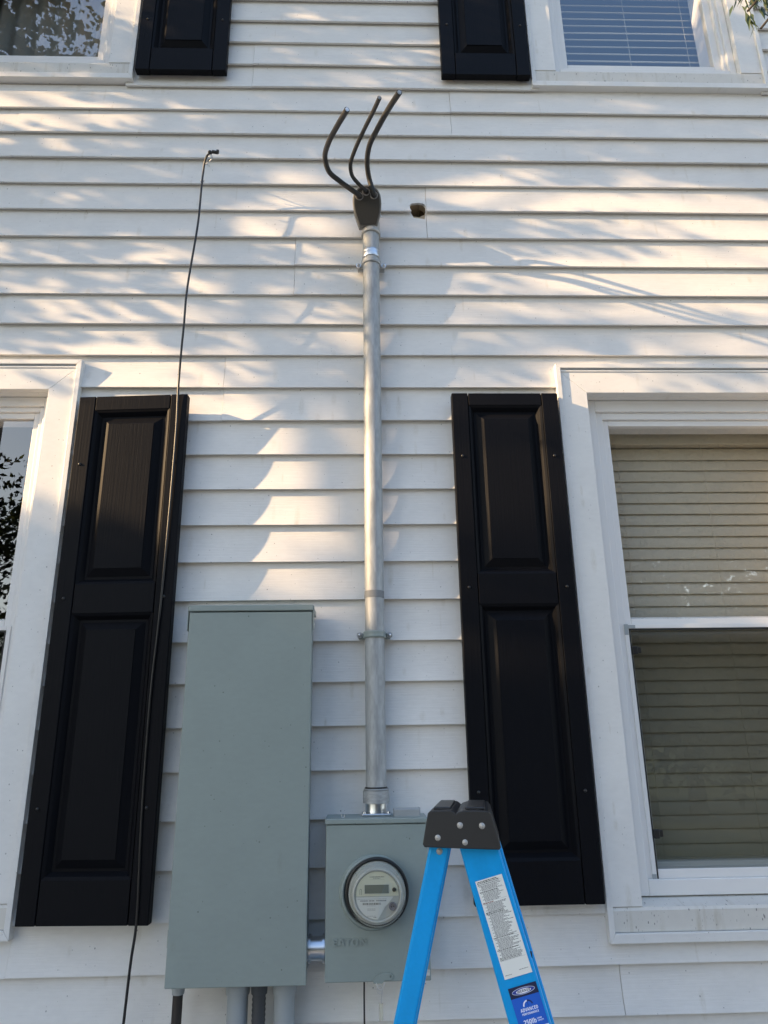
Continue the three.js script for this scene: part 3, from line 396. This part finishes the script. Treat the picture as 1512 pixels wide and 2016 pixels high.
// ------------------------------------------------------------------ service mast, weatherhead, conductors
{
  const yBot = MB.t.y + 0.004, yTop = at(729, 440, PIPE_Z).y;
  const t = thing('service_mast', 'tall galvanised steel conduit mast rising from the meter box to a weatherhead', 'conduit', V3(PIPE_X, yBot, PIPE_Z));
  const Yp = (py, z = PIPE_Z + PR) => at(735, py, z).y - yBot;
  const H = yTop - yBot;
  const pg = new THREE.CylinderGeometry(PR, PR, H - 0.03, 48, 1, true).translate(0, (H + 0.03) / 2, 0); { const u = pg.attributes.uv; for (let i = 0; i < u.count; i++) u.setXY(i, u.getX(i), u.getY(i) * 5); }
  mesh('pipe', pg, M.galv, t);
  mesh('hub', merge([lathe([[0.034, 0.007], [0.034, 0.012], [0.0325, 0.014], [0.0325, 0.032]], 40), box(-0.042, 0.042, 0, 0.0075, -0.042, 0.042, 0.003)]), M.zinc, t);
  for (const [x, z] of [[-0.035, 0.035], [0.035, 0.035]]) mesh('hub_screw', cyl(0.005, 0.0045, 0.0075, 0.0125, x, z, 10), M.zinc, t);
  { const g = new THREE.CylinderGeometry(0.0395, 0.0395, 0.034, 8).rotateY(0.2).translate(0, 0.05, 0); mesh('compression_nut', merge([g, lathe([[0.033, 0.068], [0.0365, 0.068], [0.0365, 0.0715], [0.0312, 0.073]], 40)]), M.galv, t); mesh('gland_gap', lathe([[0.0312, 0.073], [0.0345, 0.0735], [0.0312, 0.077]], 36), M.black, t); }
  mesh('tape_band', lathe([[PR + 0.0002, 0], [PR + 0.0009, 0.0005], [PR + 0.0009, 0.022], [PR + 0.0002, 0.0225]], 44).translate(0, Yp(1175), 0), M.tape, t);
  // two-hole clamp
  const clamp = (y, mat) => { const m = mesh('clamp', merge([lathe([[PR + 0.0005, -0.011], [PR + 0.004, -0.011], [PR + 0.0055, -0.007], [PR + 0.0042, -0.003], [PR + 0.0042, 0.002], [PR + 0.0055, 0.006], [PR + 0.004, 0.009], [PR + 0.0005, 0.009]], 44), box(-0.052, -PR, -0.008, 0.007, -PIPE_Z + 0.012, -PIPE_Z + 0.024, 0.003), box(PR, 0.052, -0.008, 0.007, -PIPE_Z + 0.012, -PIPE_Z + 0.024, 0.003), box(-0.05, 0.05, -0.009, 0.008, -PIPE_Z - 0.004, -PIPE_Z + 0.0118, 0.002)]), mat, t); m.position.y = y; for (const s of [-1, 1]) mesh('bolt', merge([face(new THREE.CylinderGeometry(0.009, 0.009, 0.005, 20)).translate(s * 0.047, 0, -PIPE_Z + 0.0265), face(lathe([[0.0001, 0.007], [0.004, 0.006], [0.006, 0.002], [0.006, 0]], 16)).translate(s * 0.047, 0, -PIPE_Z + 0.029)]), M.zinc, m); return m; };
  clamp(Yp(1248, 0.06), M.paint);
  clamp(Yp(522, 0.03), M.galv);
  // coupling ring near the top
  mesh('coupling_ring', lathe([[PR, -0.017], [PR + 0.003, -0.017], [PR + 0.003, 0.002], [PR + 0.0015, 0.004], [PR + 0.003, 0.006], [PR + 0.003, 0.013], [PR, 0.014]], 44).translate(0, Yp(493), 0), M.zinc, t);
  // weatherhead: cast collar, hood and dark insert with three openings
  const wh = Yp(452); mesh('collar', merge([lathe([[PR + 0.001, wh - 0.004], [PR + 0.005, wh - 0.004], [PR + 0.0065, wh + 0.004], [PR + 0.0035, wh + 0.006], [PR + 0.0035, wh + 0.05], [PR, wh + 0.05]], 44)]), M.castAl, t);
  const sh = new THREE.Shape(); const P = [[-0.031, 0], [-0.045, 0.05], [-0.0485, 0.09], [-0.044, 0.118], [-0.03, 0.137], [0, 0.146], [0.03, 0.137], [0.044, 0.118], [0.0485, 0.09], [0.045, 0.05], [0.031, 0]]; sh.moveTo(...P[0]); sh.splineThru(P.slice(1).map(p => new THREE.Vector2(...p))); sh.closePath();
  const head = mesh('weatherhead', new THREE.ExtrudeGeometry(sh, { depth: 0.062, bevelEnabled: true, bevelSize: 0.004, bevelThickness: 0.006, bevelSegments: 3, curveSegments: 24 }).translate(0, 0, -0.068), new THREE.MeshStandardMaterial({ color: lin(0.20, 0.195, 0.18), roughness: 0.5, metalness: 0.3 }), t);
  head.position.set(-0.010, Yp(452) + 0.018, 0.030); head.rotation.set(0.52, 0, 0.05); head.scale.y = 0.93;
  const ins = new THREE.Shape(); const Q = P.map(([x, y]) => [x * 0.93, 0.004 + y * 0.95]); ins.moveTo(...Q[0]); ins.splineThru(Q.slice(1).map(p => new THREE.Vector2(...p))); ins.closePath();
  const holes = [[-0.027, 0.108], [-0.002, 0.124], [0.026, 0.110]]; for (const [x, y] of holes) { const h = new THREE.Path(); h.absarc(x, y, 0.0112, 0, Math.PI * 2, true); ins.holes.push(h); }
  mesh('insert_plate', new THREE.ExtrudeGeometry(ins, { depth: 0.004, bevelEnabled: true, bevelSize: 0.001, bevelThickness: 0.001, bevelSegments: 2, curveSegments: 20 }).translate(0, 0, 0.0022), new THREE.MeshStandardMaterial({ color: lin(0.04, 0.037, 0.032), roughness: 0.5 }), head);
  for (const [x, y] of holes) mesh('opening_rim', new THREE.TorusGeometry(0.0126, 0.0021, 8, 28).translate(x, y, 0.0075), new THREE.MeshStandardMaterial({ color: lin(0.3, 0.29, 0.28), roughness: 0.45 }), head);
  for (const s of [-1, 1]) mesh('side_screw', face(lathe([[0.0001, 0.004], [0.004, 0.003], [0.005, 0]], 14)).rotateY(s * Math.PI / 2).translate(s * 0.049, 0.035, -0.02), M.zinc, head);
  scene.updateMatrixWorld(true);
  const cond = (hi, r, pts, label) => {
    const h = head.localToWorld(V3(holes[hi][0], holes[hi][1], 0.0)), h2 = head.localToWorld(V3(holes[hi][0], holes[hi][1], -0.03)), h3 = head.localToWorld(V3(holes[hi][0], holes[hi][1], 0.02));
    const path = [h2, h, h3, ...pts.map(p => at(...p))]; const c = new THREE.CatmullRomCurve3(path, false, 'centripetal');
    const g = thing('service_conductor', label, 'cable', h, 'service conductors at the weatherhead');
    const m = mesh('insulation', new THREE.TubeGeometry(c, 120, r, 16, false), M.rubber, g); m.position.copy(h).negate();
    const e = path[path.length - 1], d = c.getTangent(1); const q = new THREE.Quaternion().setFromUnitVectors(V3(0, 1, 0), d);
    const strands = []; for (let i = 0; i < 19; i++) { const R = i === 0 ? 0 : i < 7 ? r * 0.29 : r * 0.58, a = i < 7 ? i * Math.PI / 3 : i * Math.PI / 6 + 0.2; strands.push(new THREE.CylinderGeometry(r * 0.14, r * 0.14, 0.004, 8).translate(R * Math.cos(a), 0.0005, R * Math.sin(a))); }
    const s = mesh('cut_strands', merge(strands).applyQuaternion(q).translate(e.x - h.x, e.y - h.y, e.z - h.z), M.alu, g);
    mesh('end_ring', new THREE.RingGeometry(r * 0.7, r, 20).rotateX(-Math.PI / 2).applyQuaternion(q).translate(e.x - h.x, e.y - h.y, e.z - h.z), M.rubber, g);
  };
  cond(0, 0.0092, [[668, 356, 0.165], [648, 338, 0.19], [640, 312, 0.225], [646, 283, 0.30], [660, 255, 0.37], [683, 216, 0.47]], 'thick black conductor bending out to a low wide loop from the weatherhead');
  cond(1, 0.007, [[706, 362, 0.155], [693, 345, 0.185], [690, 325, 0.215], [698, 297, 0.28], [717, 255, 0.37], [735, 219, 0.46], [747, 193, 0.53]], 'thinner black conductor between two thick ones at the weatherhead');
  cond(2, 0.0092, [[727, 352, 0.16], [723, 325, 0.20], [727, 288, 0.29], [744, 252, 0.38], [764, 216, 0.47], [786, 182, 0.56]], 'thick black conductor rising highest from the weatherhead');
}

// ------------------------------------------------------------------ drop cable with hook
{
  const hk = at(412, 327, -0.008), t = thing('cable_hook', 'small metal hook screwed into siding holding the black drop cable', 'hook', hk);
  const L = (px, py, z) => at(px, py, z).sub(hk);
  mesh('shank', tube([V3(0, 0, 0), L(405, 322, 0.03), L(406, 316, 0.07), L(410, 309, 0.105)], 0.0022, 20, 8), M.zinc, t);
  mesh('eye', tube([L(410, 309, 0.105), L(416, 305, 0.112), L(418, 311, 0.104), L(410, 319, 0.085), L(404, 324, 0.07)], 0.0018, 30, 8), M.zinc, t);
  mesh('tie', new THREE.TorusGeometry(0.0055, 0.0016, 8, 20).rotateX(Math.PI / 2).translate(...L(398, 357, 0.068).toArray()), M.zinc, t);
  mesh('tie_tail', tube([L(399, 357, 0.07), L(402, 356, 0.078), L(402.5, 354, 0.08)], 0.0012, 10, 6), M.zinc, t);
  const pts = [[420, 300, 0.11], [410, 303, 0.103], [404, 316, 0.09], [400, 340, 0.074], [397.5, 360, 0.076], [391, 430, 0.090], [385, 470, 0.096], [378, 510, 0.098], [367, 580, 0.098], [362, 640, 0.093], [357, 690, 0.084], [351, 765, 0.0685], [348, 830, 0.0645], [338, 957, 0.064], [325, 1100, 0.063], [312, 1230, 0.062], [297, 1362, 0.061], [279, 1605, 0.0595], [268, 1823, 0.059], [258, 1890, 0.05], [243, 2016, 0.038]].map(p => at(...p));
  const last = pts[pts.length - 1]; pts.push(V3(last.x - 0.03, 0.5, 0.03), V3(last.x - 0.04, 0.02, 0.04));
  const c = thing('drop_cable', 'long black cable hanging from a wall hook down over a shutter', 'cable', pts[0]);
  const m = mesh('cable', tube(pts.map(p => p.clone().sub(pts[0])), 0.0039, 260, 10), M.black, c);
  mesh('end_connector', merge([new THREE.CylinderGeometry(0.0065, 0.0065, 0.02, 12).rotateZ(Math.PI / 2 - 0.2).translate(0.006, 0.001, 0), new THREE.SphereGeometry(0.0085, 12, 8).translate(-0.012, -0.001, 0), new THREE.CylinderGeometry(0.008, 0.008, 0.007, 12).rotateZ(Math.PI / 2 - 0.2).translate(0.016, 0.003, 0)]), M.black, c);
}

// ------------------------------------------------------------------ stepladder
{
  const a = 0.16, P0 = at(905, 1668, 0.70), N = V3(-Math.sin(a), 0, Math.cos(a));   // near side of the ladder
  const t = thing('stepladder', 'blue fibreglass stepladder with black plastic cap standing before the meter box', 'ladder', V3(P0.x, 0, P0.z)); t.rotation.y = -a; t.updateMatrixWorld(true);
  const on = (px, py) => { const d = ray(px, py), s = P0.clone().sub(CAM).dot(N) / d.dot(N); return t.worldToLocal(CAM.clone().addScaledVector(d, s)); };
  const FAR = -0.31;
  const rail = (name, l0, r0, l1, r1, dep, zNear, mat = M.blue) => { // top left/right and bottom left/right pixels; the rail runs on to the ground
    const A = on(...l0).add(on(...r0)).multiplyScalar(0.5), B = on(...l1).add(on(...r1)).multiplyScalar(0.5), dir = A.clone().sub(B).setZ(0).normalize();
    const wA = on(...r0).sub(on(...l0)).length() * dir.y, foot = A.clone().addScaledVector(dir, -A.y / dir.y), top = A.clone().addScaledVector(dir, 0.04), L = top.distanceTo(foot);
    const g = uvWorld(new RoundedBoxGeometry(wA, L, dep, 3, 0.006)); const m = mesh(name, g, mat, t); m.position.copy(top).add(foot).multiplyScalar(0.5).setZ(zNear - dep / 2); m.rotation.z = Math.atan2(-dir.x, dir.y); return { m, A, dir, w: wA, foot, L, top };
  };
  const fr = rail('front_rail', [904, 1668], [982, 1668], [1004, 2016], [1083, 2016], 0.03, 0);
  const rr = rail('rear_rail', [845, 1668], [885, 1668], [774, 2016], [817, 2016], 0.026, 0);
  for (const r of [fr, rr]) { const c = r.m.clone(); c.position.z = FAR + 0.015; t.add(c); const f = mesh('foot_pad', box(-r.w * 0.56, r.w * 0.56, 0, 0.05, -0.02, 0.02, 0.005), M.capBlack, t); f.position.set(r.foot.x, 0.0, -0.012); const f2 = f.clone(); f2.position.z = FAR + 0.012; t.add(f2); }
  // steps between the front rails, braces between the rear rails
  for (let i = 1; i <= 5; i++) { const y = i * 0.29, x = fr.foot.x + fr.dir.x / fr.dir.y * y; mesh('step', box(x - 0.03, x + 0.03, y - 0.022, y, FAR + 0.016, -0.031, 0.003), M.galv, t); for (const s of [1]) mesh('step_rivet', cyl(0.006, 0.006, -0.002, 0.006, 0, 0, 12).rotateZ(-Math.PI / 2).translate(x + fr.w / 2 * s + (s < 0 ? -0.004 : 0), y - 0.01, -0.016), M.rubber, t); }
  for (const y of [0.35, 0.95, 1.45]) { const x = rr.foot.x + rr.dir.x / rr.dir.y * y; mesh('rear_brace', box(x - 0.012, x + 0.012, y - 0.012, y + 0.012, FAR + 0.016, -0.027, 0.002), M.galv, t); }
  // cap
  const poly = [[849, 1597], [888, 1596], [893, 1599], [898, 1604.5], [903, 1600], [912, 1597], [940, 1596.5], [961, 1598], [965, 1603], [984, 1666], [982, 1669], [915, 1667], [838, 1664], [835.5, 1660], [845, 1601]].map(p => on(...p));
  const s = new THREE.Shape(); poly.forEach((p, i) => s[i ? 'lineTo' : 'moveTo'](p.x, p.y)); s.closePath();
  const cap = mesh('cap', new THREE.ExtrudeGeometry(s, { depth: -FAR + 0.01, bevelEnabled: true, bevelSize: 0.002, bevelThickness: 0.004, bevelSegments: 3 }).translate(0, -1.70, FAR + 0.003).rotateX(-0.03).translate(0, 1.70, 0), M.capBlack, t);
  { const q = on(870, 1597), q2 = on(935, 1597); for (const [p, w] of [[q, 0.018], [q2, 0.02]]) mesh('tray_lip', box(p.x - w, p.x + w, p.y + 0.001, p.y + 0.0075, FAR + 0.05, -0.012, 0.003).translate(0, -1.70, 0).rotateX(-0.03).translate(0, 1.70, 0), M.capBlack, cap); }
  for (const [px, py, m] of [[863, 1647], [906, 1623], [949, 1624], [916, 1656]]) { const p = on(px, py); mesh('rivet', face(lathe([[0.0001, 0.0042], [0.0035, 0.0036], [0.0058, 0.0018], [0.0066, 0]], 20)).translate(p.x, p.y, 0.0168), M.castAl, t); }
  { const p = on(865, 1674); mesh('rivet', face(lathe([[0.0001, 0.0036], [0.004, 0.003], [0.0064, 0]], 20)).translate(p.x, p.y - 0.002, 0.0002), M.castAl, t); }
  // stickers on the front rail, laid along it
  const sticker = (name, tp, bt, wid, tx, z) => { const A = on(...tp), B = on(...bt), L = A.distanceTo(B), d = A.clone().sub(B).normalize(); const m = mesh(name, new THREE.PlaneGeometry(wid, L), new THREE.MeshStandardMaterial({ map: tx, roughness: 0.4 }), t); m.position.set((A.x + B.x) / 2, (A.y + B.y) / 2, z); m.rotation.z = Math.atan2(-d.x, d.y); return m; };
  const R = rng(77);
  const warn = canvasTex(512, 1900, (g, W, Hh) => {
    g.fillStyle = '#e9ece8'; g.fillRect(0, 0, W, Hh); let y = 26;
    const line = (x, h, wd, col) => { g.fillStyle = col; let q = x; while (q < x + wd) { const b = 10 + R() * 34; g.fillRect(q, y, Math.min(b, x + wd - q), h); q += b + 7; } y += h + 9; };
    const blocks = [['H', 2], ['h', 1], ['l', 5], ['H', 1], ['l', 6], ['l', 3], ['r', 1], ['l', 8], ['H', 2], ['l', 14], ['l', 8], ['H', 1], ['l', 10], ['H', 1], ['l', 6], ['h', 3]];
    for (const [k, n] of blocks) { for (let i = 0; i < n; i++) { if (k === 'H') line(24, 17, 330 + R() * 120, '#3a3d40'); else if (k === 'r') line(24, 17, 200, '#7a2c2c'); else if (k === 'h') line(24, 12, 400, '#4a4d50'); else line(i % 3 ? 74 : 44, 11, 250 + R() * 160, '#5d6164'); } if (R() < 0.6) { g.fillStyle = '#83878a'; g.fillRect(24, y, 460, 3); y += 10; } }
    y = Hh - 70; line(30, 10, 120, '#777'); y = Hh - 110; line(300, 10, 170, '#777');
  });
  sticker('warning_label', [961.5, 1728], [1021, 1921], 0.055, warn, 0.0012);
  const badge = canvasTex(640, 1000, (g, W, Hh) => {
    g.fillStyle = '#0b5fd0'; g.fillRect(0, 0, W, Hh); g.fillStyle = '#0a1d47'; g.fillRect(0, 0, W, 215);
    g.strokeStyle = '#c9d4ea'; g.lineWidth = 9; g.fillStyle = '#2a3f9c'; g.beginPath(); g.ellipse(320, 108, 255, 62, 0, 0, 7); g.fill(); g.stroke();
    g.fillStyle = '#eef2fa'; g.beginPath(); g.ellipse(322, 112, 170, 44, 0, 0, 7); g.fill();
    g.fillStyle = '#101a3a'; g.textAlign = 'center'; g.font = 'italic bold 74px sans-serif'; g.fillText('WERNER', 320, 136, 310);
    g.lineWidth = 30; g.strokeStyle = '#f2f6ff'; g.beginPath(); g.arc(330, 405, 100, Math.PI, 4.66); g.stroke(); g.strokeStyle = '#0a2a6a'; g.beginPath(); g.arc(330, 405, 100, 4.78, 6.1); g.stroke(); g.lineWidth = 9; g.beginPath(); g.moveTo(330, 405); g.lineTo(330, 300); g.stroke();
    g.fillStyle = '#f4f8ff'; g.font = 'bold 92px sans-serif'; g.fillText('ADVANCED', 330, 500, 400); g.font = 'bold 58px sans-serif'; g.fillText('PERFORMANCE', 330, 566, 380);
    g.textAlign = 'left'; g.font = 'bold 130px sans-serif'; g.fillText('250lb', 120, 745, 290); g.font = 'bold 40px sans-serif'; g.fillText('LOAD', 430, 690); g.fillText('CAPACITY', 430, 735, 140);
    g.fillStyle = '#0a1d47'; g.fillRect(0, 850, W, 150); g.fillStyle = '#f3f4f2'; g.fillRect(330, 820, 310, 180); g.fillStyle = '#111'; g.font = 'bold 150px sans-serif'; g.textAlign = 'center'; g.fillText('6ft', 480, 975);
  });
  sticker('brand_label', [1027, 1939], [1058, 2040], 0.055, badge, 0.0012);
}

// ------------------------------------------------------------------ vegetation: casts the dappled shade, shows in the panes
function sprig(seed, n, len, wid, spread) { // a tuft of pointed leaves
  const R = rng(seed), p = [], idx = [], nr = [];
  for (let i = 0; i < n; i++) {
    const o = V3((R() - 0.5), (R() - 0.5), (R() - 0.5)).multiplyScalar(2 * spread), d = V3(R() - 0.5, R() - 0.6, R() - 0.5).normalize(), s = V3(R() - 0.5, R() - 0.5, R() - 0.5).cross(d).normalize(), nn = d.clone().cross(s), l = len * (0.7 + R() * 0.6), w = wid * (0.7 + R() * 0.6), b = p.length / 3;
    for (const [u, v, k] of [[0, 0, 0], [0.4, 0.5, 0.08], [0.4, -0.5, 0.08], [1, 0, -0.1]]) { const q = o.clone().addScaledVector(d, l * u).addScaledVector(s, w * v).addScaledVector(nn, l * k); p.push(q.x, q.y, q.z); nr.push(nn.x, nn.y, nn.z); }
    idx.push(b, b + 1, b + 2, b + 1, b + 3, b + 2);
  }
  const g = new THREE.BufferGeometry(); g.setAttribute('position', new THREE.Float32BufferAttribute(p, 3)); g.setAttribute('normal', new THREE.Float32BufferAttribute(nr, 3)); g.setIndex(idx); return g;
}
const leafMat = (r, g, b) => new THREE.MeshPhysicalMaterial({ color: lin(r, g, b), roughness: 0.6, side: THREE.DoubleSide });
function trunkGeo(R, h, r, limbs) { const geos = []; const top = V3((R() - 0.5) * 0.6, h * 0.9, (R() - 0.5) * 0.6); const taper = (pts, r0, r1) => { const c = new THREE.CatmullRomCurve3(pts), g = new THREE.TubeGeometry(c, 14, 1, 8, false), P = g.attributes.position; for (let i = 0; i <= 14; i++) { const q = c.getPoint(i / 14), rr = r0 + (r1 - r0) * i / 14; for (let j = 0; j <= 8; j++) { const n = i * 9 + j; P.setXYZ(n, q.x + (P.getX(n) - q.x) * rr, q.y + (P.getY(n) - q.y) * rr, q.z + (P.getZ(n) - q.z) * rr); } } return g; };
  geos.push(taper([V3(0, 0, 0), V3((R() - 0.5) * 0.3, h * 0.4, (R() - 0.5) * 0.3), top], r, r * 0.15));
  for (const l of limbs) { const y = Math.min(h * 0.85, Math.max(h * 0.22, l.y - Math.hypot(l.x, l.z) * 0.7)); geos.push(taper([V3(0, y, 0), V3(l.x * 0.5, (y + l.y) / 2 + 0.1, l.z * 0.5), V3(l.x, l.y, l.z)], r * 0.35 * (1 - y / h * 0.5), r * 0.05)); }
  return merge(geos); }
function tree(o) { // o: x z h crown:[cy, rx, ry, rz] lumps n leaf:[len,wid,count,spread] col seed
  const R = rng(o.seed), t = thing(o.name ?? 'tree', o.label, o.cat ?? 'tree', V3(o.x, 0, o.z), o.group), [cy, rx, ry, rz] = o.crown, L = [];
  for (let i = 0; i < o.lumps; i++) { let v; do v = V3(R() * 2 - 1, R() * 2 - 1, R() * 2 - 1); while (v.length() > 1); v.setLength(Math.pow(v.length(), 0.6)); L.push({ c: V3(v.x * rx, cy + v.y * ry, v.z * rz), r: (o.lr ?? 0.32) * Math.min(rx, ry) * (0.6 + R() * 0.8) }); }
  mesh('trunk', trunkGeo(R, o.h ?? cy + ry, o.tr ?? 0.16, L.slice(0, o.limbs ?? 14).map(l => l.c)), M.bark, t);
  const im = shad(new THREE.InstancedMesh(sprig(o.seed + 5, o.leaf[2], o.leaf[0], o.leaf[1], o.leaf[3]), leafMat(...o.col), o.n)); im.name = 'crown'; im.userData.kind = 'stuff';
  const m = new THREE.Matrix4(), q = new THREE.Quaternion(), e = new THREE.Euler(), c = new THREE.Color();
  for (let i = 0; i < o.n; i++) { const l = L[Math.floor(R() * L.length)]; let v; do v = V3(R() * 2 - 1, R() * 2 - 1, R() * 2 - 1); while (v.length() > 1); v.setLength(Math.pow(v.length(), 0.5)); e.set(R() * 6, R() * 6, R() * 6); const s = 0.7 + R() * 0.6; m.compose(V3(l.c.x + v.x * l.r, l.c.y + v.y * l.r * 0.8, l.c.z + v.z * l.r), q.setFromEuler(e), V3(s, s, s)); if (o.place) { const w = o.place(R).sub(t.position); m.setPosition(w); } im.setMatrixAt(i, m); const k = 0.75 + R() * 0.5; im.setColorAt(i, c.setRGB(k * (0.9 + R() * 0.25), k, k)); }
  t.add(im); return t;
}
// the tree whose leaves dapple the wall, standing in the sun's direction
const dappleLeaves = R => { for (;;) { // leaves placed along sun rays, density shaped to pattern shade on the wall between 2.9 and 5.6 m, never inside the picture
  const X = -2.4 + R() * 4.8, Y = 2.75 + R() * 3.0, s = Math.max(2.2, (X + 1.75) / 0.914) + R() * 1.6, n = 0.6 * vnoise(X * 0.75 + 11, Y * 3.1 + 5) + 0.4 * vnoise(X * 1.7 + 3, Y * 7 + 9);
  const band = Y < 3.0 ? 0.06 : Y < 3.65 ? (X > 0.05 ? 0.07 : 0.3) : Y < 4.4 ? 1.0 : 0.8, d = Math.max(0, Math.min(1, (n - 0.40) * 6)) * band; if (R() < d) return V3(X, Y, 0).addScaledVector(SUN, s); } };
tree({ x: -4.7, z: 1.25, h: 6.6, crown: [5.8, 1.5, 1.0, 0.5], lumps: 30, lr: 0.3, n: 2300, place: dappleLeaves, leaf: [0.07, 0.042, 3, 0.05], col: [0.06, 0.095, 0.03], seed: 101, tr: 0.08, limbs: 14, label: 'light leafy tree on the sunny side, leaves placed to dapple the wall', name: 'dapple_tree' });
tree({ x: -7.3, z: 1.95, h: 8.2, crown: [7.1, 1.3, 1.5, 1.0], lumps: 40, lr: 0.3, n: 90, leaf: [0.085, 0.05, 5, 0.10], col: [0.06, 0.095, 0.03], seed: 141, tr: 0.08, limbs: 20, label: 'thin-crowned tree added out of view to soften the leaf shade, before the evergreen hedge', name: 'added_shade_tree' });  // unseen second tree, added to blur the dapple into softer mid-tones
// dense unseen evergreens, added below it to keep the foot of the wall in shade
for (let i = 0; i < 6; i++) { const z = 0.55 + i * 0.72, x = -8.6 - 0.15 * (i % 2); const h = 5.3 + Math.max(0, z - 1.9) * 0.8 + 0.25 * (hash(i, 31) - 0.5); tree({ x, z, h: h - 0.1, crown: [h / 2 + 0.1, 0.62, h / 2 - 0.1, 0.62], lumps: 150, lr: 0.55, n: 5200, leaf: [0.10, 0.035, 7, 0.07], col: [0.03, 0.055, 0.02], seed: 300 + i, tr: 0.07, limbs: 0, label: 'dense columnar evergreen added out of view to shade the wall foot', name: 'blocker_evergreen', group: 'evergreens added to block low sun' }); }
// trees across the yard, mirrored in the panes
tree({ x: -6.2, z: 8.6, h: 15, crown: [12.2, 3.4, 4.2, 3.0], lumps: 70, lr: 0.3, n: 1500, leaf: [0.15, 0.08, 6, 0.16], col: [0.10, 0.145, 0.05], seed: 501, tr: 0.3, limbs: 26, label: 'tall loose-crowned tree across the yard', name: 'tall_tree' });
tree({ x: -10.5, z: 15, h: 8.5, crown: [5.2, 3.4, 3.2, 2.6], lumps: 40, lr: 0.3, n: 1300, leaf: [0.16, 0.08, 6, 0.16], col: [0.08, 0.12, 0.04], seed: 502, tr: 0.2, limbs: 34, label: 'sparse spreading tree across the yard with open branches', name: 'yard_tree' });
for (const [i, x, z, h] of [[0, 7.5, 14.5, 10.5], [1, 11.8, 16.5, 11.5], [2, 3.2, 17.5, 9.5], [3, 15.5, 13.5, 10.5], [4, -2.5, 19, 8.5]]) tree({ x, z, h, crown: [h * 0.52, 3.1, h * 0.46, 2.6], lumps: 60, lr: 0.42, n: 8200, leaf: [0.22, 0.11, 6, 0.2], col: [0.045, 0.07, 0.022], seed: 600 + i, tr: 0.22, limbs: 16, label: 'dense dark green tree in the row across the yard', name: 'woodland_tree', group: 'row of trees across the yard' });
// shrub tree by the corner whose twig tips enter the picture
{
  const R = rng(900), t = thing('ornamental_tree', 'small tree by the house with narrow pointed leaves on drooping twigs', 'tree', V3(3.0, 0, 1.5));
  const tips = [[1472, 22, 0.66], [1498, 56, 0.62], [1448, -2, 0.6], [1518, 292, 0.5], [1560, 60, 0.7], [1590, 180, 0.8], [1600, 20, 0.9]].map(p => at(...p).sub(t.position));
  const tw = tips.map(p => tube([V3(-0.35, 4.6, -0.4), V3(-0.75, 4.85, -0.65), p.clone().lerp(V3(-0.8, 4.85, -0.7), 0.35).add(V3(0.04, 0.12, 0.03)), p], 0.0035, 20, 6));
  mesh('trunk', merge([tube([V3(0, 0, 0), V3(0.05, 2.2, -0.05), V3(-0.1, 4.0, -0.25), V3(-0.35, 4.6, -0.4)], 0.045, 20, 8), ...tw]), M.bark, t);
  const leaves = []; const lf = (o, d, l, w) => { const s = d.clone().cross(V3(R() - 0.5, R() - 0.5, R() - 0.5)).normalize(), n = d.clone().cross(s); const A = o, B = o.clone().addScaledVector(d, l * 0.35).addScaledVector(s, w / 2).addScaledVector(n, l * 0.04), C = o.clone().addScaledVector(d, l * 0.35).addScaledVector(s, -w / 2).addScaledVector(n, l * 0.04), D = o.clone().addScaledVector(d, l); leaves.push(quadsGeo([[A, C, D, B]])); };
  tips.forEach((p, i) => { const m = [30, 26, 16, 9, 40, 40, 40][i]; for (let k = 0; k < m; k++) { const f = R(), sc = i === 3 ? 0.25 : 1; const o = p.clone().add(V3((R() - 0.3) * 0.09 * sc, (0.05 + f * 0.10) * sc, (R() - 0.5) * 0.08 * sc)); lf(o, V3((R() - 0.5) * 1.2, -0.9 - R() * 0.5, (R() - 0.5) * 0.9).normalize(), 0.045 + R() * 0.035, 0.009 + R() * 0.006); } });
  for (let k = 0; k < 900; k++) { const o = V3(0.1 + (R() - 0.5) * 1.3, 4.6 + (R() - 0.5) * 1.1, 0.1 + (R() - 0.5) * 1.2); lf(o, V3((R() - 0.5) * 1.5, -0.8, (R() - 0.5) * 1.5).normalize(), 0.07, 0.014); }
  const c = mesh('crown', merge(leaves), new THREE.MeshPhysicalMaterial({ color: lin(0.05, 0.085, 0.022), roughness: 0.5, transmission: 0.25, thickness: 0, side: THREE.DoubleSide }), t); c.userData.kind = 'stuff';
}

scene.traverse(o => { if (o.isMesh) { o.castShadow = true; o.receiveShadow = true; } });
renderer.render(scene, camera);
